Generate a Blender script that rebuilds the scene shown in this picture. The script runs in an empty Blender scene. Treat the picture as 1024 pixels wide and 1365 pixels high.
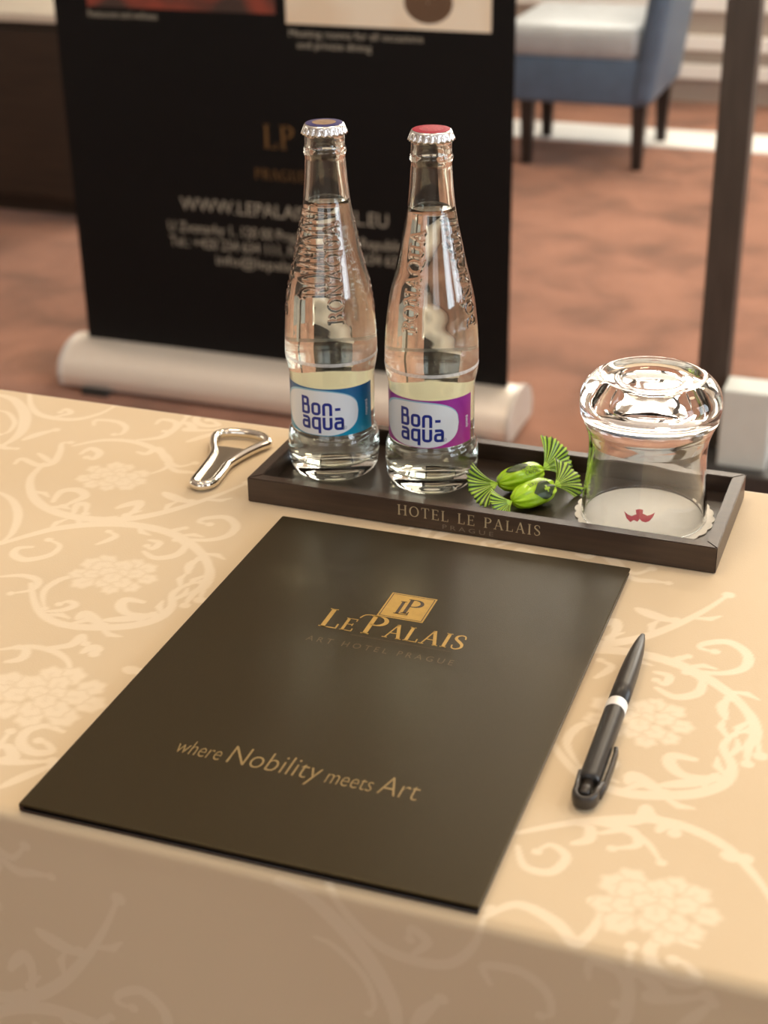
import bpy, bmesh, math, random
import numpy as np
from mathutils import Vector, Matrix, noise as mnoise
random.seed(7)
sc = bpy.context.scene
COL = sc.collection
PI = math.pi
rad = math.radians

# ------------------------------------------------------------------ camera
# world: X runs along the table, Y away from the viewer across it, floor at z = 0, table top at z = TOP
TOP = 0.75
CAM_H = 0.4505            # camera above the table top
FPX = 2074.0              # focal length in pixels of the 1024 x 1365 frame
PITCH, ROLL, YAW = rad(26.48), rad(-0.94), rad(20.6)
_c, _s = math.cos(PITCH), math.sin(PITCH)
_yaw = Matrix.Rotation(YAW, 3, 'Z')
FWD = _yaw @ Vector((0, _c, -_s))
_up0 = Vector((0, _s, _c)); _r0 = Vector((1, 0, 0))
RIGHT = _yaw @ (_r0 * math.cos(ROLL) + _up0 * math.sin(ROLL))
UP = _yaw @ (-_r0 * math.sin(ROLL) + _up0 * math.cos(ROLL))
EYE = Vector((0, 0, TOP + CAM_H))
cam = bpy.data.cameras.new('camera')
camo = bpy.data.objects.new('camera', cam); COL.objects.link(camo)
m = Matrix.Identity(4)
for i in range(3):
    m[i][0] = RIGHT[i]; m[i][1] = UP[i]; m[i][2] = -FWD[i]; m[i][3] = EYE[i]
camo.matrix_world = m
cam.sensor_fit = 'VERTICAL'; cam.sensor_height = 24; cam.lens = FPX / 1365 * 24
cam.clip_start = 0.05; cam.clip_end = 50
cam.dof.use_dof = True; cam.dof.focus_distance = 0.91; cam.dof.aperture_fstop = 6.0
sc.camera = camo

def at(px, py, z=TOP):
    """point at height z seen at pixel (px, py)"""
    d = FWD + RIGHT * ((px - 512) / FPX) + UP * (-(py - 682.5) / FPX)
    return EYE + d * ((z - EYE.z) / d.z)

# ------------------------------------------------------------------ light
w = bpy.data.worlds.new('world'); sc.world = w; w.use_nodes = True
w.node_tree.nodes['Background'].inputs[0].default_value = (0.75, 0.85, 1, 1)
w.node_tree.nodes['Background'].inputs[1].default_value = 0.6
sc.view_settings.view_transform = 'Standard'; sc.view_settings.look = 'None'
sc.view_settings.gamma = 1; sc.view_settings.use_curve_mapping = False
sc.view_settings.exposure = 0.14
sc.cycles.max_bounces = 16; sc.cycles.transmission_bounces = 16; sc.cycles.transparent_max_bounces = 12
sc.cycles.glossy_bounces = 6; sc.cycles.sample_clamp_indirect = 14

def lamp(name, loc, power, color, size):
    l = bpy.data.lights.new(name, 'AREA'); l.shape = 'DISK'; l.size = size; l.energy = power; l.color = color
    o = bpy.data.objects.new(name, l); COL.objects.link(o); o.location = loc
    return o
WARM = (1.0, 0.80, 0.56)
for (x, y, p) in ((-0.9, 0.9, 11), (0.2, 1.6, 16), (1.7, 1.9, 9), (-1.5, -0.3, 3), (0.3, -0.3, 5),
                  (-0.1, 4.5, 30), (1.4, 4.2, 26)):
    lamp('ceiling_downlight', (x, y, 3.18), p, WARM, 0.55)

# ------------------------------------------------------------------ helpers
def nodes_of(name):
    mt = bpy.data.materials.new(name); mt.use_nodes = True
    nt = mt.node_tree
    return mt, nt, nt.nodes['Principled BSDF']
def setin(b, **k):
    names = dict(color='Base Color', rough='Roughness', metal='Metallic', ior='IOR', trans='Transmission Weight',
                 spec='Specular IOR Level', coat='Coat Weight', coat_rough='Coat Roughness', sheen='Sheen Weight',
                 sheen_rough='Sheen Roughness', emit='Emission Color', emit_s='Emission Strength', aniso='Anisotropic',
                 alpha='Alpha')
    for kk, v in k.items():
        if kk in ('color', 'emit'): v = (*v, 1)
        b.inputs[names[kk]].default_value = v
MATS = {}
def mat(name, color, rough=0.5, var=0.06, scale=40, bump=0.0, bscale=200, stretch=None, **k):
    """Principled material whose colour and relief vary with procedural noise"""
    if name in MATS: return MATS[name]
    mt, nt, b = nodes_of(name)
    setin(b, color=color, rough=rough, **k)
    L = nt.links
    tc = nt.nodes.new('ShaderNodeTexCoord'); src = tc.outputs['Object']
    if stretch:
        mp = nt.nodes.new('ShaderNodeMapping'); mp.inputs['Scale'].default_value = stretch
        L.new(src, mp.inputs['Vector']); src = mp.outputs['Vector']
    if var:
        n = nt.nodes.new('ShaderNodeTexNoise'); n.inputs['Scale'].default_value = scale; n.inputs['Detail'].default_value = 5
        L.new(src, n.inputs['Vector'])
        r = nt.nodes.new('ShaderNodeValToRGB')
        r.color_ramp.elements[0].position = 0.3; r.color_ramp.elements[1].position = 0.7
        r.color_ramp.elements[0].color = (*[max(0, c * (1 - var)) for c in color], 1)
        r.color_ramp.elements[1].color = (*[min(1, c * (1 + var)) for c in color], 1)
        L.new(n.outputs['Fac'], r.inputs['Fac']); L.new(r.outputs['Color'], b.inputs['Base Color'])
    if bump:
        n2 = nt.nodes.new('ShaderNodeTexNoise'); n2.inputs['Scale'].default_value = bscale; n2.inputs['Detail'].default_value = 3
        L.new(src, n2.inputs['Vector'])
        bp = nt.nodes.new('ShaderNodeBump'); bp.inputs['Strength'].default_value = bump; bp.inputs['Distance'].default_value = 0.001
        L.new(n2.outputs['Fac'], bp.inputs['Height']); L.new(bp.outputs['Normal'], b.inputs['Normal'])
    MATS[name] = mt
    return mt

def mesh_obj(name, verts, faces, mats, parent=None, smooth=False, loc=None):
    me = bpy.data.meshes.new(name)
    me.from_pydata([tuple(v) for v in verts], [], [tuple(f) for f in faces]); me.update()
    for mm in (mats if isinstance(mats, (list, tuple)) else [mats]): me.materials.append(mm)
    if smooth: me.polygons.foreach_set('use_smooth', [True] * len(me.polygons))
    o = bpy.data.objects.new(name, me); COL.objects.link(o)
    if parent: o.parent = parent
    if loc: o.location = loc
    return o
def bm_obj(name, bm, mats, parent=None, smooth=False, loc=None):
    me = bpy.data.meshes.new(name); bmesh.ops.recalc_face_normals(bm, faces=bm.faces); bm.to_mesh(me); bm.free()
    for mm in (mats if isinstance(mats, (list, tuple)) else [mats]): me.materials.append(mm)
    if smooth: me.polygons.foreach_set('use_smooth', [True] * len(me.polygons))
    o = bpy.data.objects.new(name, me); COL.objects.link(o)
    if parent: o.parent = parent
    if loc: o.location = loc
    return o
def add_box(bm, x0, x1, y0, y1, z0, z1, bev=0, seg=2):
    r = bmesh.ops.create_cube(bm, size=1)
    vs = r['verts']
    for v in vs:
        v.co = Vector((x0 if v.co.x < 0 else x1, y0 if v.co.y < 0 else y1, z0 if v.co.z < 0 else z1))
    if bev:
        es = list({e for v in vs for e in v.link_edges})
        bmesh.ops.bevel(bm, geom=es, offset=bev, segments=seg, affect='EDGES', profile=0.5)
def box(name, x0, x1, y0, y1, z0, z1, m_, parent=None, bev=0, seg=2):
    bm = bmesh.new(); add_box(bm, x0, x1, y0, y1, z0, z1, bev, seg)
    return bm_obj(name, bm, m_, parent, smooth=False)
def thing(name, label, cat, loc=(0, 0, 0), rz=0, group=None):
    o = bpy.data.objects.new(name, None); COL.objects.link(o); o.empty_display_size = 0.02
    o.location = loc; o.rotation_euler = (0, 0, rz)
    return tag(o, label, cat, group)
def tag(o, label, cat, group=None):
    o['label'] = label; o['category'] = cat
    if group: o['group'] = group
    return o
def struct(o):
    o['kind'] = 'structure'; return o
def lathe(prof, n, flip=False, rf=None):
    """prof: list of (r, z); returns verts, faces. r == 0 ends become a fan"""
    V, F, rows = [], [], []
    for r, z in prof:
        if r < 1e-7: rows.append([len(V)]); V.append((0, 0, z))
        else:
            rows.append(list(range(len(V), len(V) + n)))
            for k in range(n):
                a = 2 * PI * k / n; rr = r if rf is None else rf(r, z, a)
                V.append((rr * math.sin(a), -rr * math.cos(a), z))
    for A, B in zip(rows, rows[1:]):
        for k in range(n):
            k2 = (k + 1) % n
            if len(A) == 1: f = (A[0], B[k2], B[k])
            elif len(B) == 1: f = (A[k], A[k2], B[0])
            else: f = (A[k], A[k2], B[k2], B[k])
            F.append(f[::-1] if flip else f)
    return V, F
def smooth_prof(pts, n):
    """Catmull-Rom through a profile"""
    P = [pts[0]] + list(pts) + [pts[-1]]; out = []
    for i in range(1, len(P) - 2):
        for k in range(n):
            t = k / n
            out.append(tuple(0.5 * (2 * P[i][j] + (P[i + 1][j] - P[i - 1][j]) * t + (2 * P[i - 1][j] - 5 * P[i][j] + 4 * P[i + 1][j] - P[i + 2][j]) * t * t
                       + (3 * P[i][j] - P[i - 1][j] - 3 * P[i + 1][j] + P[i + 2][j]) * t ** 3) for j in range(len(pts[0]))))
    out.append(tuple(pts[-1])); return out
def interp_prof(pts, zs):
    """smooth monotone radius at heights zs from (z, r) points"""
    sp = smooth_prof(pts, 12); z = np.array([p[0] for p in sp]); r = np.array([p[1] for p in sp])
    o = np.argsort(z); return np.interp(zs, z[o], r[o])

# ---- lettering: strokes with a width, drawn as ribbons ---------------------------------
def arc(cx, cy, rx, ry, a0, a1, n=18):
    return [(cx + rx * math.cos(rad(a0 + (a1 - a0) * k / n)), cy + ry * math.sin(rad(a0 + (a1 - a0) * k / n))) for k in range(n + 1)]
TK, TN = 0.13, 0.05
def bow(cx, cy, rx, ry, a0, a1, n=18):
    """a curved stroke, thick at the sides and thin above and below"""
    p = arc(cx, cy, rx, ry, a0, a1, n)
    ww = [TN + (TK - TN) * abs(math.cos(rad(a0 + (a1 - a0) * k / n))) ** 1.3 for k in range(n + 1)]
    return (p, ww)
def sf(x, y, l=0.13): return ([(x - l, y), (x + l, y)], TN)
def stem(x, y0=0, y1=1): return [([(x, y0), (x, y1)], TK), sf(x, y0 + TN / 2), sf(x, y1 - TN / 2)]
h = TN / 2
SERIF = {
 'H': (0.86, stem(.16) + stem(.70) + [([(.16, .52), (.70, .52)], TN)]),
 'O': (0.86, [bow(.43, .5, .35, .48, 0, 360, 36)]),
 'Q': (0.86, [bow(.43, .5, .35, .48, 0, 360, 36), ([(.45, .12), (.62, -.08), (.86, -.14)], [TK * .6, TK, TN])]),
 'T': (0.72, [([(.36, 0), (.36, 1)], TK), sf(.36, h), ([(.03, 1 - h), (.69, 1 - h)], TN), ([(.05, .78), (.05, 1)], TN), ([(.67, .78), (.67, 1)], TN)]),
 'E': (0.66, stem(.16) + [([(.1, 1 - h), (.58, 1 - h)], TN), ([(.1, h), (.62, h)], TN), ([(.16, .52), (.48, .52)], TN), ([(.57, .8), (.57, 1)], TN), ([(.60, 0), (.60, .22)], TN), ([(.48, .42), (.48, .62)], TN)]),
 'L': (0.64, stem(.16) + [([(.1, h), (.60, h)], TN), ([(.585, 0), (.585, .25)], TN)]),
 'P': (0.66, stem(.16) + [bow(.30, .74, .28, .235, -90, 90), ([(.16, 1 - h), (.30, 1 - h)], TN), ([(.16, .505), (.30, .505)], TN)]),
 'R': (0.74, stem(.16) + [bow(.30, .74, .26, .235, -90, 90), ([(.16, 1 - h), (.30, 1 - h)], TN), ([(.16, .505), (.30, .505)], TN), ([(.32, .5), (.62, .02)], TK), sf(.64, h, .09)]),
 'B': (0.70, stem(.16) + [bow(.30, .755, .24, .22, -90, 90), bow(.32, .275, .29, .25, -90, 90), ([(.16, 1 - h), (.30, 1 - h)], TN), ([(.16, .53), (.32, .53)], TN), ([(.16, h), (.32, h)], TN)]),
 'A': (0.82, [([(.40, 1), (.12, 0)], TN * 1.1), ([(.40, 1), (.70, 0)], TK), sf(.12, h, .11), sf(.70, h, .12), ([(.21, .36), (.57, .36)], TN)]),
 'N': (0.88, [([(.17, 0), (.17, 1)], TN * 1.2), ([(.17, 1), (.70, 0)], TK), ([(.70, 0), (.70, 1)], TN * 1.2), sf(.17, h), sf(.14, 1 - h, .1), sf(.70, 1 - h)]),
 'U': (0.82, [([(.16, 1), (.16, .32)], TK), bow(.41, .32, .25, .30, 180, 360), ([(.66, .32), (.66, 1)], TN * 1.2), sf(.16, 1 - h), sf(.66, 1 - h)]),
 'I': (0.36, stem(.18)),
 'G': (0.86, [bow(.45, .5, .36, .48, 45, 320, 30), ([(.74, .08), (.74, .42)], TK), sf(.74, .42)]),
 'S': (0.60, [(smooth_prof([(.49, .74), (.44, .93), (.28, .975), (.13, .88), (.12, .70), (.30, .53), (.46, .36), (.47, .16), (.30, .025), (.13, .07), (.08, .27)], 5),
              [TN + (TK - TN) * math.exp(-((k / 50 - .5) / .22) ** 2) for k in range(51)])]),
 ' ': (0.42, []),
}
def rr(x0, y0, x1, y1, r, corners='abcd', n=6):
    """rounded rectangle path, corners a (bottom left) b (bottom right) c (top right) d (top left)"""
    P = []
    for nm, cx, cy, a0, px, py in (('a', x0 + r, y0 + r, 180, x0, y0), ('b', x1 - r, y0 + r, 270, x1, y0), ('c', x1 - r, y1 - r, 0, x1, y1), ('d', x0 + r, y1 - r, 90, x0, y1)):
        if nm in corners: P += arc(cx, cy, r, r, a0, a0 + 90, n)
        else: P.append((px, py))
    return P + [P[0]]
RW = 0.155
e = RW / 2
XH = 0.72; WD = 0.52
ROUND = {   # heavy squared letters with rounded corners, cap height 1, x height XH
 'B': (WD, [(rr(e, e, WD - e, .54, .10, 'bc'), RW), (rr(e, .54, WD - .04 - e, 1 - e, .10, 'bc'), RW)]),
 'o': (WD, [(rr(e, e, WD - e, XH - e, .13), RW)]),
 'n': (WD, [([(e, 0), (e, XH - .13 - e)] + arc(e + .13, XH - e - .13, .13, .13, 180, 90, 6) + arc(WD - e - .13, XH - e - .13, .13, .13, 90, 0, 6) + [(WD - e, 0)], RW)]),
 '-': (.40, [([(.06, .36), (.34, .36)], RW)]),
 'a': (WD, [([(.05, XH - e), (WD - e - .13, XH - e)] + arc(WD - e - .13, XH - e - .13, .13, .13, 90, 0, 6) + [(WD - e, 0)], RW), (rr(e, e, WD - e, .42, .12, 'ad'), RW)]),
 'q': (WD, [(rr(e, e, WD - e, XH - e, .13, 'abd'), RW), ([(WD - e, .3), (WD - e, -.20)], RW)]),
 'u': (WD, [([(e, XH), (e, e + .13)] + arc(e + .13, e + .13, .13, .13, 180, 270, 6) + arc(WD - e - .13, e + .13, .13, .13, 270, 360, 6) + [(WD - e, XH)], RW)]),
}
del h, e
def layout(text, font, size, gap=0.1, sizes=None):
    """strokes of a line of text, starting at x = 0 on the baseline, and the line's length"""
    x = 0; out = []
    for i, ch in enumerate(text):
        s_ = size * (sizes[i] if sizes else 1)
        wd, st = font[ch]
        for p, w_ in st:
            out.append(([(x + a * s_, b * s_) for a, b in p], [v * s_ for v in w_] if isinstance(w_, (list, tuple)) else [w_ * s_] * len(p)))
        x += (wd + gap) * s_
    return out, x - gap * size
def ribbon(strokes, sub=0):
    """flat quads along the strokes"""
    V, F = [], []
    for p, w_ in strokes:
        if sub:
            q, qw = [], []
            for (a, b), (wa, wb) in zip(zip(p, p[1:]), zip(w_, w_[1:])):
                k = max(1, int(math.dist(a, b) / sub))
                for j in range(k):
                    t = j / k; q.append((a[0] + (b[0] - a[0]) * t, a[1] + (b[1] - a[1]) * t)); qw.append(wa + (wb - wa) * t)
            p, w_ = q + [p[-1]], qw + [w_[-1]]
        n = len(p); closed = math.dist(p[0], p[-1]) < 1e-6
        base = len(V)
        for i in range(n):
            a = p[i - 1] if i > 0 else (p[-2] if closed else p[i]); b = p[i + 1] if i < n - 1 else (p[1] if closed else p[i])
            d1 = Vector((p[i][0] - a[0], p[i][1] - a[1])); d2 = Vector((b[0] - p[i][0], b[1] - p[i][1]))
            if d1.length < 1e-9: d1 = d2
            if d2.length < 1e-9: d2 = d1
            d1.normalize(); d2.normalize(); d = (d1 + d2)
            if d.length < 1e-6: d = d1
            d.normalize(); k = min(1.6, 1 / max(0.4, d.dot(d1)))
            nx, ny = -d.y * w_[i] / 2 * k, d.x * w_[i] / 2 * k
            V += [(p[i][0] + nx, p[i][1] + ny), (p[i][0] - nx, p[i][1] - ny)]
        for i in range(n - 1):
            j = base + 2 * i; F.append((j, j + 1, j + 3, j + 2))
    return V, F
def font_flat(text, width=None, height=None, center=False, thin=0.0):
    """built-in sans letters as flat 2D faces, scaled to the given width and cap height"""
    cu = bpy.data.curves.new('text', 'FONT'); cu.body = text; cu.size = 1; cu.resolution_u = 3; cu.offset = -thin
    o = bpy.data.objects.new('text', cu); COL.objects.link(o)
    dg = bpy.context.evaluated_depsgraph_get(); dg.update()
    me = bpy.data.meshes.new_from_object(o.evaluated_get(dg))
    V = np.array([v.co[:2] for v in me.vertices]); F = [tuple(p.vertices) for p in me.polygons]
    bpy.data.objects.remove(o); bpy.data.curves.remove(cu); bpy.data.meshes.remove(me)
    V[:, 0] -= V[:, 0].min()
    sx = width / V[:, 0].max() if width else None
    sy = height / 0.70 if height else sx
    if sx is None: sx = sy
    V = V * np.array([sx, sy])
    if center: V[:, 0] -= V[:, 0].max() / 2
    return [tuple(v) for v in V], F
def flat(name, VF, m_, parent, fn):
    """place flat 2D faces with fn(x, y) -> 3D point, facing the way fn's x cross y points"""
    V, F = VF
    return mesh_obj(name, [fn(*v) for v in V], F, m_, parent)

# ================================================================== ROOM
WALLM = mat('painted_wall', (0.46, 0.39, 0.325), 0.85, 0.03, 3, 0.15, 150)
CEILM = mat('ceiling_paint', (0.80, 0.78, 0.74), 0.9, 0.02, 3)
WHITE = mat('white_paint', (0.90, 0.90, 0.87), 0.45, 0.02, 8)
def carpet():
    mt, nt, b = nodes_of('carpet'); L = nt.links
    setin(b, rough=0.95, sheen=0.2, spec=0.1)
    tc = nt.nodes.new('ShaderNodeTexCoord')
    n = nt.nodes.new('ShaderNodeTexNoise'); n.inputs['Scale'].default_value = 5.5; n.inputs['Detail'].default_value = 4; n.inputs['Distortion'].default_value = 0.5
    L.new(tc.outputs['Object'], n.inputs['Vector'])
    r = nt.nodes.new('ShaderNodeValToRGB'); E = r.color_ramp.elements
    E[0].position = 0.34; E[0].color = (0.20, 0.095, 0.058, 1); E[1].position = 0.66; E[1].color = (0.37, 0.175, 0.11, 1)
    k = r.color_ramp.elements.new(0.5); k.color = (0.31, 0.145, 0.09, 1)
    L.new(n.outputs['Fac'], r.inputs['Fac']); L.new(r.outputs['Color'], b.inputs['Base Color'])
    n2 = nt.nodes.new('ShaderNodeTexNoise'); n2.inputs['Scale'].default_value = 400
    L.new(tc.outputs['Object'], n2.inputs['Vector'])
    bp = nt.nodes.new('ShaderNodeBump'); bp.inputs['Strength'].default_value = 0.5; bp.inputs['Distance'].default_value = 0.004
    L.new(n2.outputs['Fac'], bp.inputs['Height']); L.new(bp.outputs['Normal'], b.inputs['Normal'])
    return mt
X0, X1, Y0, Y1, ZC = -4.2, 3.4, -2.6, 5.75, 3.2
T_ = 0.15
struct(box('floor', X0 - T_, X1 + T_, Y0 - T_, Y1 + T_, -0.1, 0, carpet()))
struct(box('ceiling', X0 - T_, X1 + T_, Y0 - T_, Y1 + T_, ZC, ZC + 0.1, CEILM))
def wall_with_openings(name, fixed, a0, a1, opens, axis):
    """wall slab from a0 to a1 along its length with rectangular openings (b0, b1, z0, z1)"""
    bm = bmesh.new()
    def put(b0, b1, z0, z1):
        if axis == 'x': add_box(bm, b0, b1, fixed[0], fixed[1], z0, z1)
        else: add_box(bm, fixed[0], fixed[1], b0, b1, z0, z1)
    cur = a0
    for b0, b1, z0, z1 in opens:
        put(cur, b0, 0, ZC); put(b0, b1, 0, z0); put(b0, b1, z1, ZC); cur = b1
    put(cur, a1, 0, ZC)
    return struct(bm_obj(name, bm, WALLM))
BACKW = [(-1.7, -0.1, 0.9, 2.95), (0.5, 2.1, 0.9, 2.95)]
RIGHTW = [(-0.9, 0.5, 0.75, 2.6), (1.1, 2.5, 0.75, 2.6)]
LEFTW = [(0.6, 2.0, 0.9, 2.6)]
wall_with_openings('wall_back', (Y1, Y1 + T_), X0 - T_, X1 + T_, BACKW, 'x')
wall_with_openings('wall_right', (X1, X1 + T_), Y0, Y1, RIGHTW, 'y')
wall_with_openings('wall_left', (X0 - T_, X0), Y0, Y1, LEFTW, 'y')
FRONT_FILLW = [(-1.6, 0.2, 0.9, 2.6), (1.2, 2.8, 0.9, 2.6)]  # unseen windows added behind the camera as cool fill light
wall_with_openings('wall_front', (Y0 - T_, Y0), X0 - T_, X1 + T_, FRONT_FILLW, 'x')
def glowing(name, color, s_):
    mt, nt, b = nodes_of(name); setin(b, color=(0.8, 0.8, 0.8), rough=0.1, emit=color, emit_s=s_); return mt
DAY_COOL = glowing('daylit_pane_cool', (0.74, 0.87, 1.0), 7.0)
DAY_WARM = glowing('daylit_pane_warm', (1.0, 0.94, 0.82), 7.0)
DAY_LEFT = glowing('daylit_pane_left', (1.0, 0.88, 0.68), 1.2)
FILL_FRONT = glowing('fill_pane_front', (0.86, 0.92, 1.0), 1.3)  # glow of the added front windows, fills the hanging cloth
wn = 0
for side, lst, pm in (('back', BACKW, DAY_WARM), ('right', RIGHTW, DAY_COOL), ('left', LEFTW, DAY_LEFT), ('front', FRONT_FILLW, FILL_FRONT)):
    for b0, b1, z0, z1 in lst:
        wn += 1
        bm = bmesh.new(); fr = 0.06; mid = (b0 + b1) / 2; zm = z0 + (z1 - z0) * 0.68
        segs = [(b0, b0 + fr, z0, z1), (b1 - fr, b1, z0, z1), (b0 + fr, b1 - fr, z0, z0 + fr), (b0 + fr, b1 - fr, z1 - fr, z1),
                (mid - .03, mid + .03, z0 + fr, z1 - fr), (b0 + fr, mid - .03, zm - .025, zm + .025), (mid + .03, b1 - fr, zm - .025, zm + .025)]
        for s0, s1, q0, q1 in segs:
            if side == 'back': add_box(bm, s0, s1, Y1 + .03, Y1 + .09, q0, q1)
            elif side == 'front': add_box(bm, s0, s1, Y0 - .09, Y0 - .03, q0, q1)
            elif side == 'right': add_box(bm, X1 + .03, X1 + .09, s0, s1, q0, q1)
            else: add_box(bm, X0 - .09, X0 - .03, s0, s1, q0, q1)
        fo = struct(bm_obj('window_%d' % wn, bm, WHITE))  # the front ones are the added fill windows
        if side == 'back': vs = [(b0, Y1 + .10, z0), (b1, Y1 + .10, z0), (b1, Y1 + .10, z1), (b0, Y1 + .10, z1)]
        elif side == 'front': vs = [(b1, Y0 - .10, z0), (b0, Y0 - .10, z0), (b0, Y0 - .10, z1), (b1, Y0 - .10, z1)]
        elif side == 'right': vs = [(X1 + .10, b1, z0), (X1 + .10, b0, z0), (X1 + .10, b0, z1), (X1 + .10, b1, z1)]
        else: vs = [(X0 - .10, b0, z0), (X0 - .10, b1, z0), (X0 - .10, b1, z1), (X0 - .10, b0, z1)]
        mesh_obj('pane', vs, [(0, 1, 2, 3)], pm, fo)
# white mouldings low on the back wall and a white strip imitating a band of sunlight on the carpet
for i, (z0, z1) in enumerate(((0.115, 0.165), (0.215, 0.265), (0.35, 0.40))):
    struct(box('trim_%d' % (i + 1), X0, X1, Y1 - 0.035, Y1 + 0.001, z0 - 0.03, z1 - 0.03, WHITE, bev=0.004))
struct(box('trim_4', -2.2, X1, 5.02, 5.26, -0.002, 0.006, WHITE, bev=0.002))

# ================================================================== TABLE AND CLOTH
TY0, TY1, TX0, TX1 = 0.4925, 0.957, -1.25, 0.75
WOOD = mat('table_wood', (0.16, 0.09, 0.05), 0.5, 0.3, 12, stretch=(1, 12, 12))
t = thing('conference_table', 'narrow conference table standing under the damask cloth', 'table', ((TX0 + TX1) / 2, (TY0 + TY1) / 2, 0))
hx, hy = (TX1 - TX0) / 2 - 0.004, (TY1 - TY0) / 2 - 0.004
box('tabletop', -hx, hx, -hy, hy, TOP - 0.033, TOP - 0.0035, WOOD, t, 0.006)
for sx in (-1, 1):
    for sy in (-1, 1):
        bm = bmesh.new(); cx, cy = sx * (hx - .08), sy * (hy - .06)
        add_box(bm, cx - .025, cx + .025, cy - .025, cy + .025, 0, TOP - 0.031, 0.004); bm_obj('leg', bm, WOOD, t)

# --- the woven pattern, as strokes read off the photograph and laid out on the table plane
def A4(x, y): return at(x / 2.56, 500 + y / 2.56)
def A5(x, y): return at(x / 2.56, 740 + y / 2.56)
def A6(x, y): return at(x, 1050 + y)
vines = []     # (points, width)
def vine(fn, w_, *pts): vines.append(([tuple(fn(*p)[:2]) for p in pts], w_))
vine(A4, 6, (250, 240), (350, 222), (450, 226), (530, 252), (578, 288), (562, 318), (495, 340))
vine(A4, 8, (150, 300), (105, 350), (112, 410), (165, 455), (260, 482), (390, 490), (520, 474), (650, 440), (760, 402), (845, 366))
vine(A4, 6, (50, 300), (75, 283), (130, 305), (180, 298), (205, 260), (212, 232), (240, 229))
vine(A4, 5, (130, 265), (160, 285), (175, 300))
vine(A4, 9, (0, 68), (50, 85), (84, 130), (78, 180), (45, 216), (0, 240))
vine(A4, 4, (0, 120), (30, 130), (50, 160), (30, 190), (0, 200))
vine(A4, 6, (100, 58), (108, 108), (150, 138), (250, 150), (340, 130), (396, 100))
vine(A4, 5, (190, 140), (240, 128), (225, 115), (205, 125))
vine(A4, 5, (320, 170), (330, 152), (400, 158), (430, 178), (415, 200), (388, 202))
vine(A4, 6, (465, 222), (545, 212), (585, 190), (620, 160), (640, 138))
vine(A4, 5, (532, 165), (555, 150), (600, 160), (590, 185), (560, 190))
vine(A4, 7, (80, 218), (130, 200), (190, 185))
vine(A4, 5, (0, 245), (55, 248))
vine(A4, 6, (275, 268), (310, 250), (340, 265), (320, 285), (295, 280))
vine(A4, 6, (470, 262), (500, 268), (540, 250), (570, 290), (610, 310), (665, 298))
vine(A4, 5, (565, 300), (600, 325), (650, 330), (690, 335))
vine(A4, 8, (560, 400), (580, 410), (620, 425), (650, 430))
vine(A4, 7, (400, 450), (430, 440), (475, 432), (465, 455), (430, 475))
vine(A4, 7, (180, 430), (210, 395), (265, 390), (290, 410), (250, 430), (215, 445))
vine(A4, 6, (250, 470), (265, 440), (295, 440), (290, 470))
vine(A4, 8, (0, 575), (100, 545), (200, 520), (340, 505), (470, 510), (590, 540), (670, 590), (712, 650), (700, 715), (680, 765))
vine(A4, 6, (490, 600), (530, 622), (600, 612), (632, 580), (600, 560))
vine(A4, 5, (510, 560), (545, 570), (520, 590), (500, 580))
vine(A4, 5, (330, 575), (370, 560), (395, 545), (370, 530))
vine(A4, 5, (580, 530), (630, 520))
vine(A4, 6, (600, 555), (700, 562), (775, 548), (805, 515), (772, 485), (700, 488), (680, 500), (715, 508))
vine(A4, 6, (110, 585), (60, 590), (48, 612), (90, 628), (170, 612), (204, 580), (165, 560))
vine(A4, 6, (0, 400), (45, 430), (62, 480), (40, 540), (0, 572))
vine(A4, 5, (0, 685), (80, 682), (130, 700), (110, 730), (35, 742))
vine(A5, 7, (105, 95), (120, 165), (160, 213), (240, 240), (340, 246), (450, 240), (540, 215), (585, 175), (590, 130), (640, 98), (690, 90))
vine(A5, 5, (285, 68), (210, 80), (150, 122), (152, 180))
vine(A5, 5, (160, 190), (215, 186), (256, 170), (235, 157), (200, 166))
vine(A5, 7, (690, 0), (716, 50), (700, 100), (660, 130), (630, 170))
vine(A5, 6, (640, 60), (650, 30), (680, 10))
vine(A5, 7, (490, 160), (430, 152), (412, 175), (440, 200), (520, 202))
vine(A5, 7, (355, 222), (450, 215), (530, 206))
vine(A5, 8, (265, 215), (290, 200), (330, 225), (350, 240))
vine(A5, 5, (0, 320), (100, 310), (180, 325), (230, 358), (240, 405))
vine(A5, 6, (150, 316), (240, 305), (280, 275), (290, 300))
vine(A5, 7, (280, 330), (310, 315), (335, 320), (320, 335))
vine(A5, 6, (20, 362), (70, 352), (90, 325), (60, 312))
vine(A5, 6, (215, 600), (155, 580), (90, 600), (72, 640), (110, 670), (175, 668), (160, 640), (130, 630))
vine(A5, 7, (0, 650), (30, 655), (45, 690), (10, 700), (90, 705), (175, 700))
vine(A5, 6, (0, 790), (90, 750), (180, 715))
vine(A5, 8, (430, 385), (450, 390), (480, 395))
flowers = [(A4(385, 345), 0.0205), (A4(388, 680), 0.0225), (A5(155, 478), 0.027)]
flowers = [((p.x, p.y), r) for p, r in flowers]
extra_vines = [([tuple(A6(*p)[:2]) for p in pts], w_) for w_, pts in (
    (6, ((690, 60), (780, 44), (880, 42), (960, 72), (1010, 120), (1040, 170))),
    (5, ((690, 78), (700, 105), (735, 112), (755, 92), (735, 76), (715, 85))),
    (6, ((645, 172), (690, 155), (740, 178), (770, 205), (800, 172), (790, 150))),
    (5, ((800, 60), (840, 55), (850, 75), (815, 80))))]
flD = A6(874, 158)
xs = np.concatenate([np.arange(TX0 - 0.60, -0.76, 0.006), np.arange(-0.76, 0.10, 0.00125), np.arange(0.10, TX1 + 0.60, 0.006)])
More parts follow.
